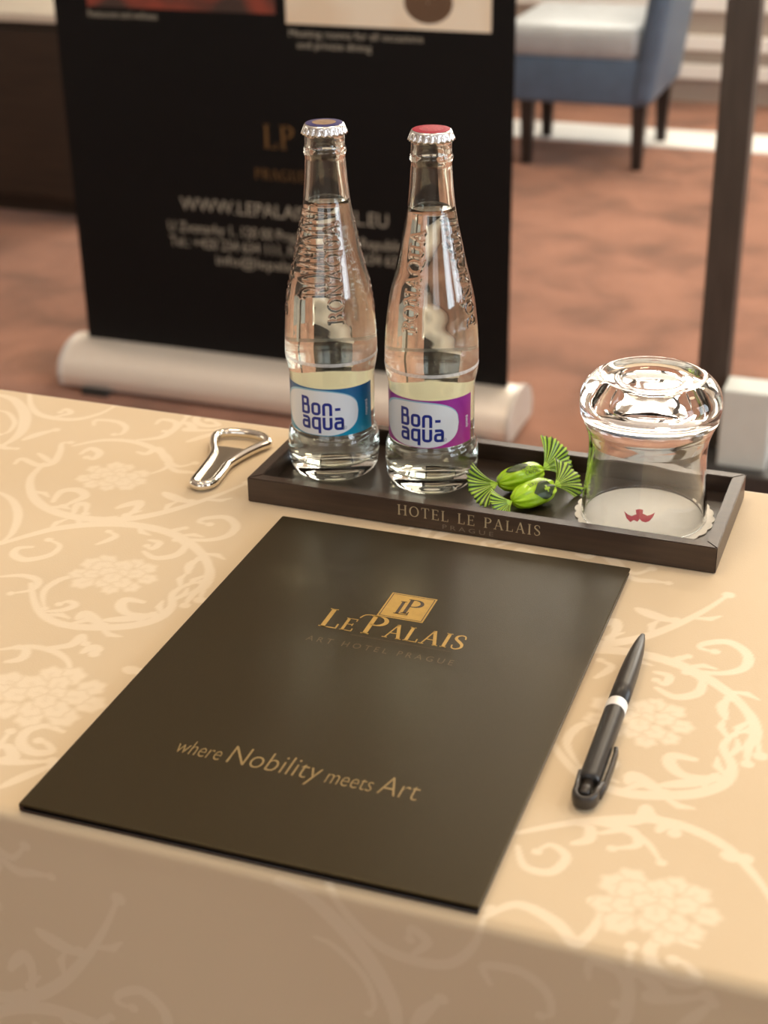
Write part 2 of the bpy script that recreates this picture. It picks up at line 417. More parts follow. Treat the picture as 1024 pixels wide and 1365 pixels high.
ts = np.concatenate([np.arange(TY0 - 0.60, TY0 - 0.17, 0.006), np.arange(TY0 - 0.17, TY1 + 0.02, 0.00125), np.arange(TY1 + 0.02, TY1 + 0.60, 0.006)])
GX, GT = np.meshgrid(xs, ts)
MASK = np.zeros(GX.shape)
def window(x0, x1, y0, y1):
    i0, i1 = np.searchsorted(xs, x0), np.searchsorted(xs, x1); j0, j1 = np.searchsorted(ts, y0), np.searchsorted(ts, y1)
    return slice(j0, j1), slice(i0, i1)
def draw_path(P, W):
    P = np.array(P); W = np.array(W); mx = W.max() + 0.002
    sl = window(P[:, 0].min() - mx, P[:, 0].max() + mx, P[:, 1].min() - mx, P[:, 1].max() + mx)
    gx, gy = GX[sl], GT[sl]
    if gx.size == 0: return
    best = np.full(gx.shape, 1.0)
    for a, b, wa, wb in zip(P[:-1], P[1:], W[:-1], W[1:]):
        d = b - a; L2 = max(1e-12, d @ d)
        tt = np.clip(((gx - a[0]) * d[0] + (gy - a[1]) * d[1]) / L2, 0, 1)
        best = np.minimum(best, np.hypot(gx - a[0] - tt * d[0], gy - a[1] - tt * d[1]) - (wa + (wb - wa) * tt) / 2)
    MASK[sl] = np.maximum(MASK[sl], np.clip(0.5 - best / 0.0011, 0, 1))
def draw_petal(cx, cy, ang, L, Wd):
    sl = window(cx - L, cx + L, cy - L, cy + L); gx, gy = GX[sl] - cx, GT[sl] - cy
    if gx.size == 0: return
    ca, sa = math.cos(ang), math.sin(ang)
    u = (gx * ca + gy * sa) / (L / 2); v = (-gx * sa + gy * ca) / (Wd / 2)
    wob = 1 + 0.09 * np.cos(6 * np.arctan2(v, u))
    d = (np.hypot(u, v) / wob - 1) * Wd / 2
    inside = np.clip(0.5 - d / 0.001, 0, 1); core = np.clip(0.5 - (d + 0.0015) / 0.0012, 0, 1)
    vein = 1 - 0.35 * np.exp(-(v / 0.18) ** 2) * (u < 0.2)
    MASK[sl] = MASK[sl] * (1 - inside) + inside * (0.45 + 0.55 * core) * vein
rng = random.Random(3)
flower_plan = [[(k, rng.uniform(-.2, .2), rng.uniform(.85, 1.15)) for k in range(30)] for _ in range(3)]
def draw_flower(cx, cy, R, plan):
    i = 0
    for ring, n, rr_, L, Wd in ((0, 9, .78, .66, .62), (1, 6, .48, .66, .60), (2, 3, .18, .56, .52)):
        for k in range(n):
            _, ja, js = plan[i]; i += 1
            a = 2 * PI * k / n + ring * .4 + ja
            draw_petal(cx + R * 1.25 * rr_ * math.cos(a), cy + R * 1.0 * rr_ * math.sin(a), a, R * L * js, R * Wd * js)
def draw_vine(pts, w_):
    sp = smooth_prof(pts, 7); n = len(sp)
    W = [0.001 * w_ * (0.28 + 0.72 * math.sin(PI * min(1, (k / (n - 1)) * 0.85 + 0.12)) ** 1.4) for k in range(n)]
    draw_path(sp, W)
    # a rounded bud closes each curl
    draw_path([sp[-1], (sp[-1][0] + .0005, sp[-1][1])], [0.0009 * w_] * 2)
    if w_ >= 7 and n > 40:       # acanthus leaflets along the big scrolls
        for q in range(12, n - 10, 8):
            a = Vector(sp[q]); d = (Vector(sp[q + 1]) - a).normalized(); s_ = 1 if (q // 8) % 3 else -1
            nrm = Vector((-d.y, d.x)) * s_
            e_ = a + nrm * 0.008 + d * 0.007; f_ = a + nrm * 0.010 + d * 0.014
            draw_path([tuple(a), tuple(e_), tuple(f_)], [0.002, 0.0045, 0.0015])
for i in range(-4, 4):
    for j in range(-2, 3):
        ox, oy = i * 0.331 + j * 0.10, -i * 0.051 - j * 0.40
        for pts, w_ in vines: draw_vine([(x + ox, y + oy) for x, y in pts], w_)
        for k, ((x, y), R) in enumerate(flowers):
            if (i, j, k) == (1, 0, 2): continue      # that flower is placed from the photograph below
            draw_flower(x + ox, y + oy, R, flower_plan[k])
for pts, w_ in extra_vines: draw_vine(pts, w_)
draw_flower(flD.x, flD.y, 0.0225, flower_plan[1])
MASK *= np.where(GT < TY0, 0.45, 1.0)      # pattern faded over the front drop to imitate its shade
# --- the cloth surface: flat on top, rounded over the edges, hanging in soft folds
RE = 0.006
def wrap(g, lo, hi):
    """arc length -> position across, drop below the top, for a sheet that bends over edges lo and hi"""
    pos = g.copy(); drop = np.zeros_like(g)
    for sgn, edge in ((-1, lo), (1, hi)):
        ex = sgn * (g - edge) + RE                   # length past the start of the bend
        bend = (ex > 0) & (ex < RE * PI / 2); th = np.clip(ex / RE, 0, PI / 2)
        pos = np.where(ex > 0, edge - sgn * RE + sgn * RE * np.sin(th), pos)
        drop = np.where(ex > 0, RE * (1 - np.cos(th)) + np.maximum(0, ex - RE * PI / 2), drop)
    return pos, drop
PX, DX = wrap(GX, TX0, TX1); PY, DY = wrap(GT, TY0, TY1)
DR = np.maximum(DX, DY)
amp = np.clip((DY - 0.015) / 0.5, 0, 1) * 0.022
fold = np.sin(GX * 11.3 + 0.7) + 0.6 * np.sin(GX * 23.1 + 2.1) + 1.0
PY = PY + np.where(GT < (TY0 + TY1) / 2, -1, 1) * amp * fold * 0.7
PX = PX + np.where(GX < 0, -1, 1) * np.clip((DX - 0.015) / 0.5, 0, 1) * 0.02 * (1 + np.sin(GT * 14))
ripple = 0.00035 * (np.sin(GX * 31 + GT * 17) * np.sin(GT * 27 - GX * 9 + 1.2) - 1)
PZ = TOP - DR + np.where(DR < 0.001, ripple, 0)
PZ = np.maximum(PZ, 0.01)
ny_, nx_ = GX.shape
co = np.stack([PX, PY, PZ], -1).reshape(-1, 3).astype(np.float32)
idx = np.arange(ny_ * nx_).reshape(ny_, nx_)
quads = np.stack([idx[:-1, :-1], idx[:-1, 1:], idx[1:, 1:], idx[1:, :-1]], -1).reshape(-1, 4)
me = bpy.data.meshes.new('tablecloth')
me.vertices.add(len(co)); me.vertices.foreach_set('co', co.ravel())
me.loops.add(quads.size); me.loops.foreach_set('vertex_index', quads.ravel().astype(np.int32))
me.polygons.add(len(quads)); me.polygons.foreach_set('loop_start', np.arange(0, quads.size, 4, dtype=np.int32))
me.update(calc_edges=True); me.validate()
me.polygons.foreach_set('use_smooth', np.ones(len(quads), dtype=bool))
atr = me.attributes.new('weave', 'FLOAT', 'POINT'); atr.data.foreach_set('value', MASK.ravel().astype(np.float32))
mt, nt, b = nodes_of('damask_cloth'); L = nt.links
setin(b, rough=0.62, sheen=0.25, spec=0.35, sheen_rough=0.4)
an = nt.nodes.new('ShaderNodeAttribute'); an.attribute_name = 'weave'
mx = nt.nodes.new('ShaderNodeMix'); mx.data_type = 'RGBA'
mx.inputs['A'].default_value = (0.66, 0.52, 0.34, 1); mx.inputs['B'].default_value = (0.79, 0.66, 0.48, 1)
L.new(an.outputs['Fac'], mx.inputs['Factor']); L.new(mx.outputs['Result'], b.inputs['Base Color'])
mr = nt.nodes.new('ShaderNodeMapRange'); mr.inputs['To Min'].default_value = 0.66; mr.inputs['To Max'].default_value = 0.44
L.new(an.outputs['Fac'], mr.inputs['Value']); L.new(mr.outputs['Result'], b.inputs['Roughness'])
tc = nt.nodes.new('ShaderNodeTexCoord'); n = nt.nodes.new('ShaderNodeTexNoise'); n.inputs['Scale'].default_value = 900; n.inputs['Detail'].default_value = 2
L.new(tc.outputs['Object'], n.inputs['Vector'])
bp = nt.nodes.new('ShaderNodeBump'); bp.inputs['Strength'].default_value = 0.12; bp.inputs['Distance'].default_value = 0.0006
L.new(n.outputs['Fac'], bp.inputs['Height']); L.new(bp.outputs['Normal'], b.inputs['Normal'])
me.materials.append(mt)
cl = bpy.data.objects.new('tablecloth', me); COL.objects.link(cl)
tag(cl, 'peach damask tablecloth woven with pale scrolls and flowers, hanging over the table edge', 'tablecloth')
del GX, GT, MASK, PX, PY, PZ, DX, DY, DR, co, quads

# ================================================================== FOLDER
FW, FL_, FT = 0.2253, 0.3171, 0.005
frz = rad(0.51)
fx, fy = -0.1465 - FW * math.cos(frz), 0.4968 - FW * math.sin(frz)
fo = thing('presentation_folder', 'dark brown presentation folder with gold hotel logo, lying flat at the table edge', 'folder', (fx, fy, TOP), frz)
BOARD = mat('folder_board', (0.022, 0.015, 0.005), 0.33, 0.10, 900, 0.10, 1600, spec=0.45)
BOARD.node_tree.nodes['Principled BSDF'].inputs['Specular Tint'].default_value = (1.0, 0.86, 0.55, 1)
BOARD2 = mat('folder_edge', (0.016, 0.011, 0.008), 0.25, 0.1, 300, spec=0.8)
box('back_cover', 0.0004, FW - 0.0004, 0.0004, FL_ - 0.0004, 0.0, 0.0017, BOARD2, fo, 0.0004)
box('paper_pad', 0.004, FW - 0.003, 0.003, FL_ - 0.003, 0.0017, 0.0034, mat('folder_insert', (0.03, 0.025, 0.02), 0.6), fo)
box('front_cover', 0, FW, 0, FL_, 0.0034, FT, BOARD, fo, 0.0008, 3)
bm = bmesh.new(); add_box(bm, -0.0004, 0.0022, 0, FL_, 0.0, FT - .0001, 0.0011, 3); bm_obj('spine', bm, BOARD2, fo)
GOLD = mat('gold_print', (0.48, 0.30, 0.075), 0.42, 0.08, 300, spec=0.4, metal=0.25)
GOLD_DIM = mat('dull_gold_print', (0.115, 0.075, 0.026), 0.5, 0.1, 300)
GOLD_MID = mat('pale_gold_print', (0.27, 0.185, 0.07), 0.5, 0.1, 300)
ZF = FT + 0.00008
def onf(x0, y0): return lambda x, y: (x0 + x, y0 + y, ZF)
# square monogram: gold field, dark rule and letters
sq0, sq1, sy0, sy1 = 0.1004, 0.1278, 0.2167, 0.2446
em = mesh_obj('emblem', [(sq0, sy0, ZF), (sq1, sy0, ZF), (sq1, sy1, ZF), (sq0, sy1, ZF)], [(0, 1, 2, 3)], GOLD, fo)
PRINTD = mat('dark_print', (0.045, 0.028, 0.014), 0.5, 0.1, 300)
g_ = 0.0012
flat('rule', ribbon([([(sq0 + g_, sy0 + g_), (sq1 - g_, sy0 + g_), (sq1 - g_, sy1 - g_), (sq0 + g_, sy1 - g_), (sq0 + g_, sy0 + g_)], [0.0005] * 5)]), PRINTD, em, lambda x, y: (x, y, ZF + .00006))
l1, _ = layout('L', SERIF, 0.0145); l2, _ = layout('P', SERIF, 0.0165)
st_ = [([(x - .0008, y - .0015) for x, y in p], w_) for p, w_ in l1] + [([(x + .0030, y) for x, y in p], w_) for p, w_ in l2]
flat('monogram', ribbon(st_), PRINTD, em, lambda x, y: (0.1088 + x, 0.2235 + y, ZF + .00006))
# LE PALAIS, the capitals L and P taller
sizes = [1.25, .82, .55, 1.25, .92, .92, .92, .92, .92]
st_, ln = layout('LE PALAIS', SERIF, 0.0165, 0.05, sizes)
k_ = (0.1575 - 0.0725) / ln
st_ = [([(x * k_, y) for x, y in p], w_) for p, w_ in st_]
px_ = (0.0235)
swash = (smooth_prof([(px_ - .0035, .0155), (px_ - .0015, .0195), (px_ + .003, .0206), (px_ + .008, .0203)], 6), [0.0009] * 19)
flat('hotel_name', ribbon(st_ + [swash]), GOLD, fo, onf(0.0725, 0.1957))
flat('rule', ribbon([([(0.094, 0.1925), (0.152, 0.1925)], [0.0003] * 2)]), GOLD_DIM, fo, lambda x, y: (x, y, ZF))
flat('subtitle', font_flat('A R T   H O T E L   P R A G U E', 0.0848, 0.0052), GOLD_DIM, fo, onf(0.072, 0.1795))
for wd, x0, x1, hh in (('where', .0505, .0745, .0118), ('Nobility', .0785, .1265, .0150), ('meets', .1300, .1535, .0118), ('Art', .1565, .1762, .0150)):
    flat('slogan', font_flat(wd, x1 - x0, hh, thin=0.012), GOLD_MID, fo, onf(x0, 0.0608))

# ================================================================== TRAY
TW, TD, TH = 0.307, 0.1094, 0.0173
trz = rad(-0.31)
TRX, TRY = -0.4087, 0.8330
tr = thing('serving_tray', 'dark brown wooden tray with gold lettering, holding the bottles and glass', 'tray', (TRX, TRY, TOP), trz)
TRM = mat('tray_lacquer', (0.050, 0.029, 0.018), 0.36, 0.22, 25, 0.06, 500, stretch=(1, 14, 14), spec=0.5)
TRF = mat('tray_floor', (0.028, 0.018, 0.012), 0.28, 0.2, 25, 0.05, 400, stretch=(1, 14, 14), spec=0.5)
WT = 0.0078; FZ = 0.006
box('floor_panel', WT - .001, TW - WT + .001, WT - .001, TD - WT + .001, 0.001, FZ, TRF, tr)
def rail(p):      # mitred rail: outline of its top, extruded, softly bevelled
    bm = bmesh.new(); vs = [bm.verts.new((x, y, 0)) for x, y in p]; f = bm.faces.new(vs)
    r = bmesh.ops.extrude_face_region(bm, geom=[f])
    for v in r['geom']:
        if isinstance(v, bmesh.types.BMVert): v.co.z = TH
    bmesh.ops.bevel(bm, geom=list(bm.edges), offset=0.0005, segments=2, affect='EDGES')
    bm_obj('rim', bm, TRM, tr)
rail([(0, 0), (TW, 0), (TW - WT, WT), (WT, WT)]); rail([(TW, TD), (0, TD), (WT, TD - WT), (TW - WT, TD - WT)])
rail([(0, TD), (0, 0), (WT, WT), (WT, TD - WT)]); rail([(TW, 0), (TW, TD), (TW - WT, TD - WT), (TW - WT, WT)])
st_, ln = layout('HOTEL LE PALAIS', SERIF, 0.0072, 0.16)
k_ = (0.1992 - 0.1048) / ln; st_ = [([(x * k_, y) for x, y in p], w_) for p, w_ in st_]
TGOLD = mat('tray_gold', (0.46, 0.37, 0.22), 0.5, 0.1, 400)
flat('lettering', ribbon(st_), TGOLD, tr, lambda x, y: (0.1048 + x, -0.00012, 0.0074 + y))
flat('lettering', font_flat('P R A G U E', 0.0335, 0.0031), mat('tray_gold_dim', (0.17, 0.14, 0.10), 0.5), tr, lambda x, y: (0.1352 + x, -0.00012, 0.0021 + y))
TZ = TOP + FZ
def tray_pt(x, y): return Vector((TRX + x * math.cos(trz) - y * math.sin(trz), TRY + x * math.sin(trz) + y * math.cos(trz), TZ))

# ================================================================== BOTTLES
def glass_mat(name, color=(1, 1, 1), ior=1.5, rough=0.0):
    mt, nt, b = nodes_of(name); setin(b, color=color, rough=rough, ior=ior, trans=1.0); 
    n = nt.nodes.new('ShaderNodeTexNoise'); n.inputs['Scale'].default_value = 60
    tcn = nt.nodes.new('ShaderNodeTexCoord'); nt.links.new(tcn.outputs['Object'], n.inputs['Vector'])
    bp = nt.nodes.new('ShaderNodeBump'); bp.inputs['Strength'].default_value = 0.02; bp.inputs['Distance'].default_value = 0.001
    nt.links.new(n.outputs['Fac'], bp.inputs['Height']); nt.links.new(bp.outputs['Normal'], b.inputs['Normal'])
    return mt
GLASS = glass_mat('bottle_glass', (0.97, 0.99, 0.95), 1.5)
WATER = glass_mat('water', (0.99, 1.0, 0.98), 1.333)
OUT = [(2, 27.6), (5, 29.3), (10, 30.2), (16, 30.6), (22, 30.6), (27, 30.2), (30, 29.2), (32.2, 28.0), (40, 28.0), (50, 28.0), (60, 28.0), (68.5, 28.0), (71, 28.3), (74, 28.9), (79, 29.9), (84, 30.3),
       (94, 30.15), (104, 29.6), (114.5, 28.7), (129.5, 26.5), (149, 21.9), (161, 19.5), (173, 16.9), (185, 14.9), (197, 13.6), (208, 12.8), (212, 12.6), (213.6, 12.9), (215, 13.4), (216.6, 13.4), (218, 12.8), (220, 12.5), (226, 12.5), (230, 12.3)]
def bottle_glass():
    zs = np.concatenate([np.arange(2, 108, 1.0), np.arange(108, 178, 0.42), np.arange(178, 230.1, 0.8)])
    rs = interp_prof(OUT, zs)
    NT = 480; th = np.arange(NT) * 2 * PI / NT
    Z, TH_ = np.meshgrid(zs, th, indexing='ij'); R = np.repeat(rs[:, None], NT, 1)
    # raised lettering running up the shoulder, four times round
    st_, ln = layout('BONAQUA', SERIF, 9.6, 0.08); z0, z1 = 112.0, 174.0
    segs = [(p[i], p[i + 1], (w_[i] + w_[i + 1]) / 2) for p, w_ in st_ for i in range(len(p) - 1)]
    k_ = (z1 - z0) / ln
    for c in range(4):
        d_ = (TH_ - c * PI / 2 + PI) % (2 * PI) - PI
        tx = (Z - z0) / k_; ty = -d_ * R + 4.8
        sel = (tx > -2) & (tx < ln + 2) & (ty > -3) & (ty < 12)
        X, Y = tx[sel], ty[sel]; best = np.full(X.shape, 9.0)
        for a, b_, w_ in segs:
            dx, dy = b_[0] - a[0], b_[1] - a[1]; L2 = max(1e-9, dx * dx + dy * dy)
            tt = np.clip(((X - a[0]) * dx + (Y - a[1]) * dy) / L2, 0, 1)
            best = np.minimum(best, np.hypot(X - a[0] - tt * dx, Y - a[1] - tt * dy) - max(w_, 0.9) / 2)
        s_ = np.clip(0.5 - best / 0.9, 0, 1); R[sel] += 0.5 * s_ * s_ * (3 - 2 * s_)
    P = np.stack([R * np.sin(TH_), -R * np.cos(TH_), Z], -1).reshape(-1, 3) / 1000
    V = [tuple(p) for p in P]; F = []
    nz = len(zs)
    for i in range(nz - 1):
        o_ = i * NT
        for k in range(NT):
            k2 = (k + 1) % NT; F.append((o_ + k, o_ + k2, o_ + NT + k2, o_ + NT + k))
    # underside: standing ring and punt
    NB = NT; prev = 0
    for r, z in ((26.2, 0.6), (25.0, 0.0), (23.5, 0.5), (20, 2.5), (12, 4.2)):
        o_ = len(V)
        V += [(r / 1000 * math.sin(a), -r / 1000 * math.cos(a), z / 1000) for a in th]
        F += [(o_ + k, o_ + (k + 1) % NT, prev + (k + 1) % NT, prev + k) for k in range(NT)]; prev = o_
    V.append((0, 0, 0.0046)); F += [(len(V) - 1, prev + (k + 1) % NT, prev + k) for k in range(NT)]
    nout = len(F)
    # inner wall
    izs = np.concatenate([np.arange(12, 226, 2.0), [230]])
    irs = interp_prof(OUT, izs) - np.interp(izs, [12, 30, 70, 200, 230], [3.4, 2.9, 2.6, 3.0, 3.2])
    irs = np.minimum(irs, 27)
    iv, if_ = lathe([(0, 8.5), (10, 8.6), (18, 9.2), (22.5, 10.4)] + list(zip(irs, izs)), 96, flip=True)
    o_ = len(V); V += [(x / 1000, y / 1000, z / 1000) for x, y, z in iv]; F += [tuple(i + o_ for i in f) for f in if_]
    # lip joining outer and inner wall under the cap (few long faces, hidden by the cap)
    top = (nz - 1) * NT; itop = len(V) - 96
    for k in range(96):
        a0, a1 = k * 5, ((k + 1) % 96) * 5
        F.append((top + a0, top + a0 + 1, top + a0 + 2, top + a0 + 3, top + a0 + 4, top + a1, itop + (k + 1) % 96, itop + k))
    return V, F, list(zip(irs, izs))
bv, bf, INNER = bottle_glass()
bgl = bpy.data.meshes.new('glass_body'); bgl.from_pydata(bv, [], bf); bgl.update(); bgl.materials.append(GLASS)
bgl.polygons.foreach_set('use_smooth', [True] * len(bgl.polygons))
del bv, bf
WL = 184.5
wp = [(0, 8.35), (10, 8.45), (18, 9.05), (22.6, 10.25)] + [(r + 0.15, z) for r, z in INNER if z < WL - 1]
rw = float(np.interp(WL, [z for r, z in INNER], [r for r, z in INNER]))
wp += [(rw + 0.15, WL + .6), (rw - .7, WL + .1), (rw - 1.8, WL - .15), (0, WL - .2)]
wv, wf = lathe(wp, 96)
wmesh = bpy.data.meshes.new('water'); wmesh.from_pydata([(x / 1000, y / 1000, z / 1000) for x, y, z in wv], [], wf); wmesh.update(); wmesh.materials.append(WATER)
wmesh.polygons.foreach_set('use_smooth', [True] * len(wmesh.polygons))
# crown cap
def capr(r, z, a):
    k = max(0, min(1, (231.4 - z) / 4.6)); c_ = math.cos(21 * a); return r + 0.85 * k * math.copysign(abs(c_) ** .7, c_) - 0.1 * k
cp = [(12.7, 226.6), (13.9, 226.3), (13.75, 227.4), (13.4, 228.6), (13.1, 229.8), (12.9, 230.8), (12.5, 231.7), (11.9, 232.25), (10.8, 232.55), (6, 232.7), (0, 232.75)]
cv, cf = lathe(cp, 252, rf=capr)
cmesh = bpy.data.meshes.new('crown_cap'); cmesh.from_pydata([(x / 1000, y / 1000, z / 1000) for x, y, z in cv], [], cf); cmesh.update()
CAPM = mat('cap_metal', (0.80, 0.80, 0.80), 0.22, 0.04, 200, metal=0.9); cmesh.materials.append(CAPM)
cmesh.polygons.foreach_set('use_smooth', [True] * len(cmesh.polygons))
RL = 28.0
def cyl(theta_deg, z, r): a = rad(theta_deg); return (r / 1000 * math.sin(a), -r / 1000 * math.cos(a), z / 1000)
def grid_patch(fn, nu, nv):
    V = [fn(i / nu, j / nv) for j in range(nv + 1) for i in range(nu + 1)]
    F = [(j * (nu + 1) + i, j * (nu + 1) + i + 1, (j + 1) * (nu + 1) + i + 1, (j + 1) * (nu + 1) + i) for j in range(nv) for i in range(nu)]
    return V, F
def label_mat(name, top, bot):
    mt, nt, b = nodes_of(name); setin(b, rough=0.3, spec=0.5); L = nt.links
    tcn = nt.nodes.new('ShaderNodeTexCoord'); sp = nt.nodes.new('ShaderNodeSeparateXYZ'); L.new(tcn.outputs['Object'], sp.inputs[0])
    mr = nt.nodes.new('ShaderNodeMapRange'); mr.inputs['From Min'].default_value = .034; mr.inputs['From Max'].default_value = .067
    n = nt.nodes.new('ShaderNodeTexNoise'); n.inputs['Scale'].default_value = 55; L.new(tcn.outputs['Object'], n.inputs['Vector'])
    ad = nt.nodes.new('ShaderNodeMath'); ad.operation = 'MULTIPLY_ADD'; ad.inputs[1].default_value = 0.5; ad.inputs[2].default_value = -0.25
    L.new(n.outputs['Fac'], ad.inputs[0])
    a2 = nt.nodes.new('ShaderNodeMath'); L.new(ad.outputs[0], a2.inputs[0]); L.new(mr.outputs[0], a2.inputs[1]); L.new(sp.outputs['Z'], mr.inputs['Value'])
    r = nt.nodes.new('ShaderNodeValToRGB'); r.color_ramp.elements[0].color = (*bot, 1); r.color_ramp.elements[1].color = (*top, 1)
    L.new(a2.outputs[0], r.inputs['Fac']); L.new(r.outputs['Color'], b.inputs['Base Color']); return mt
LTEAL = label_mat('label_teal', (0.012, 0.12, 0.30), (0.0, 0.27, 0.44)); LMAG = label_mat('label_magenta', (0.30, 0.02, 0.30), (0.40, 0.03, 0.27))
LWHITE = mat('label_white', (0.74, 0.78, 0.82), 0.35, 0.02, 30); LBACK = mat('label_backing', (0.82, 0.82, 0.66), 0.6, 0.03, 60)
LBLUE = mat('label_pale_blue', (0.30, 0.55, 0.68), 0.35, 0.1, 60); LINK = mat('label_ink', (0.008, 0.022, 0.24), 0.35, 0.05, 60)
LINK2 = mat('label_small_print', (0.75, 0.82, 0.88), 0.4, 0.02, 60); GREYINK = mat('label_grey_ink', (0.25, 0.27, 0.36), 0.4, 0.05, 60)
mt, nt, b = nodes_of('label_thin_paper'); setin(b, color=(0.90, 0.90, 0.72), rough=0.6)
tl_ = nt.nodes.new('ShaderNodeBsdfTranslucent'); tl_.inputs['Color'].default_value = (0.95, 0.94, 0.74, 1)
mxs = nt.nodes.new('ShaderNodeMixShader'); mxs.inputs[0].default_value = 0.65
nt.links.new(b.outputs[0], mxs.inputs[1]); nt.links.new(tl_.outputs[0], mxs.inputs[2]); nt.links.new(mxs.outputs[0], nt.nodes['Material Output'].inputs['Surface'])
LTHIN = mt
SCUFF = mat('scuffed_glass', (0.86, 0.86, 0.82), 0.6, 0.25, 500, 0.3, 900, alpha=0.55)
def make_bottle(base, label, lm, side_word, cap_top, cap_ink, emboss, turn, oval_left):
    bt = thing('water_bottle', label, 'bottle', base)
    o = bpy.data.objects.new('glass_body', bgl); COL.objects.link(o); o.parent = bt; o.rotation_euler.z = emboss
    o = bpy.data.objects.new('water', wmesh); COL.objects.link(o); o.parent = bt
    # worn ring round the widest part
    V, F = lathe([(30.33, 82.9), (30.42, 83.4), (30.42, 84.6), (30.33, 85.2)], 128)
    mesh_obj('wear_ring', [(x / 1000, y / 1000, z / 1000) for x, y, z in V], F, SCUFF, bt, True)
    # label, wrapped round the waist with a gap on one side
    V, F = grid_patch(lambda u, v: cyl(-112 + u * 175, 34 + v * 33, RL + .22), 72, 6)
    la = mesh_obj('label', V, F, lm, bt, True)
    V, F = grid_patch(lambda u, v: cyl(63 - u * 175, 34 + v * 33, RL + .10), 72, 6)
    mesh_obj('label_backing', V, F, LBACK, la, True)
    V, F = grid_patch(lambda u, v: cyl(-237 + u * 125.5, 34 + v * 33, RL + .15), 48, 6)
    mesh_obj('back_panel', V, F, LTHIN, la, True)
    def oval(c0, hw, hz, zc, r, name, m_, n_=2.7, clip=None):
        def fn(u, v):
            x = -1 + 2 * u; x = math.copysign(abs(x) ** 0.8, x); x = max(-1, min(1, x))
            hgt = (max(0, 1 - abs(x) ** n_)) ** (1 / n_)
            return cyl(c0 + turn + x * hw, max(34.4, min(66.6, zc + (2 * v - 1) * hz * hgt)), r)
        V, F = grid_patch(fn, 64, 2); return mesh_obj(name, V, F, m_, la, True)
    oval(-24, 60, 15.9, 50.3, RL + .27, 'pale_swirl', LBLUE, 2.5)
    oval(-22.5, 58, 15.6, 49.7, RL + .32, 'white_oval', LWHITE, 2.5)
    # the name in two lines
    mm = 12.5
    for txt, z in (('Bon-', 48.4), ('aqua', 38.3)):
        s_, ln = layout(txt, ROUND, mm, 0.085)
        V, F = ribbon(s_, 1.0)
        mesh_obj('lettering', [cyl(-45.5 + turn + math.degrees(x / RL), z + y, RL + .38) for x, y in V], F, LINK, la)
    ring = ([(1.15 * math.cos(k * PI / 8), 1.15 * math.sin(k * PI / 8)) for k in range(17)], [.28] * 17)
    V, F = ribbon([ring, ([(-.35, -.55), (-.35, .55), (.2, .5), (.25, .1), (-.3, 0), (.4, -.55)], [.22] * 6)])
    mesh_obj('lettering', [cyl(15.3 + turn + math.degrees(x / RL), 39.6 + y, RL + .38) for x, y in V], F, GREYINK, la)
    V, F = font_flat(side_word, 1.4 * len(side_word), 2.5, thin=-0.02)
    mesh_obj('lettering', [cyl(52.5 + turn + math.degrees(-y / RL), 44.5 + x, RL + .38) for x, y in V], F, LINK2, la)
    cap = bpy.data.objects.new('crown_cap', cmesh); COL.objects.link(cap); cap.parent = bt
    V, F = lathe([(11.6, 232.50), (10.8, 232.66), (6, 232.83), (0, 232.88)], 64)
    mesh_obj('cap_print', [(x / 1000, y / 1000, z / 1000) for x, y, z in V], F, cap_top, cap, True)
    V, F = lathe([(7.4, 232.86), (4, 232.94), (0, 232.96)], 48)
    mesh_obj('cap_print', [(x / 1000, y / 1000, z / 1000) for x, y, z in V], F, cap_ink, cap, True)
    return bt
B1 = (-0.3704, 0.8916, TZ); B2 = (-0.3014, 0.8938, TZ)
bt1 = make_bottle(B1, 'glass water bottle with teal label and dark blue crown cap', LTEAL, 'nesycená',
                  mat('cap_navy', (0.03, 0.03, 0.16), 0.35, 0.1, 300), mat('cap_bronze', (0.30, 0.20, 0.13), 0.4, 0.2, 300), rad(8), 0, False)
bt1.rotation_euler.z = math.atan2(-B1[0], B1[1])
bt2 = make_bottle(B2, 'glass water bottle with purple label and red crown cap', LMAG, 'sycená',
                  mat('cap_red', (0.36, 0.006, 0.03), 0.5, 0.1, 300, spec=0.25), mat('cap_pink', (0.42, 0.07, 0.09), 0.5, 0.4, 900, spec=0.25), rad(-29), 2, True)
bt2.rotation_euler.z = math.atan2(-B2[0], B2[1])

# ================================================================== COASTER AND TUMBLER
TC = at(859, 684, TZ + .0008)
co_ = thing('paper_coaster', 'round white scalloped paper coaster with a red emblem under the glass', 'coaster', (TC.x, TC.y, TZ))
PAPER = mat('coaster_paper', (0.95, 0.93, 0.85), 0.8, 0.02, 300, 0.1, 800)
n = 240; ring = [0.0425 + 0.0016 * abs(math.sin(13 * 2 * PI * k / n)) ** .7 for k in range(n)]
V, F = [], []
for z in (0.0001, 0.0007):
    for k in range(n): a = 2 * PI * k / n; V.append((ring[k] * math.cos(a), ring[k] * math.sin(a), z))
F += [(k, (k + 1) % n, n + (k + 1) % n, n + k) for k in range(n)]
V += [(0, 0, .0007), (0, 0, .0001)]; F += [(n + k, n + (k + 1) % n, 2 * n) for k in range(n)] + [((k + 1) % n, k, 2 * n + 1) for k in range(n)]
mesh_obj('paper_disc', V, F, PAPER, co_)
REDI = mat('emblem_red', (0.42, 0.015, 0.04), 0.6, 0.08, 300)
EM = [(308, 900), (328, 918), (350, 928), (378, 918), (374, 892), (395, 888), (416, 892), (414, 914), (440, 926), (462, 920), (484, 908), (470, 936), (452, 956), (430, 964), (410, 958), (396, 944), (384, 960), (364, 950), (344, 962), (322, 940)]
V = [(*(at(760 + x / 4.267, 470 + y / 4.267, TZ + .0008) - Vector((TC.x, TC.y, 0)))[:2], 0.00085) for x, y in EM]
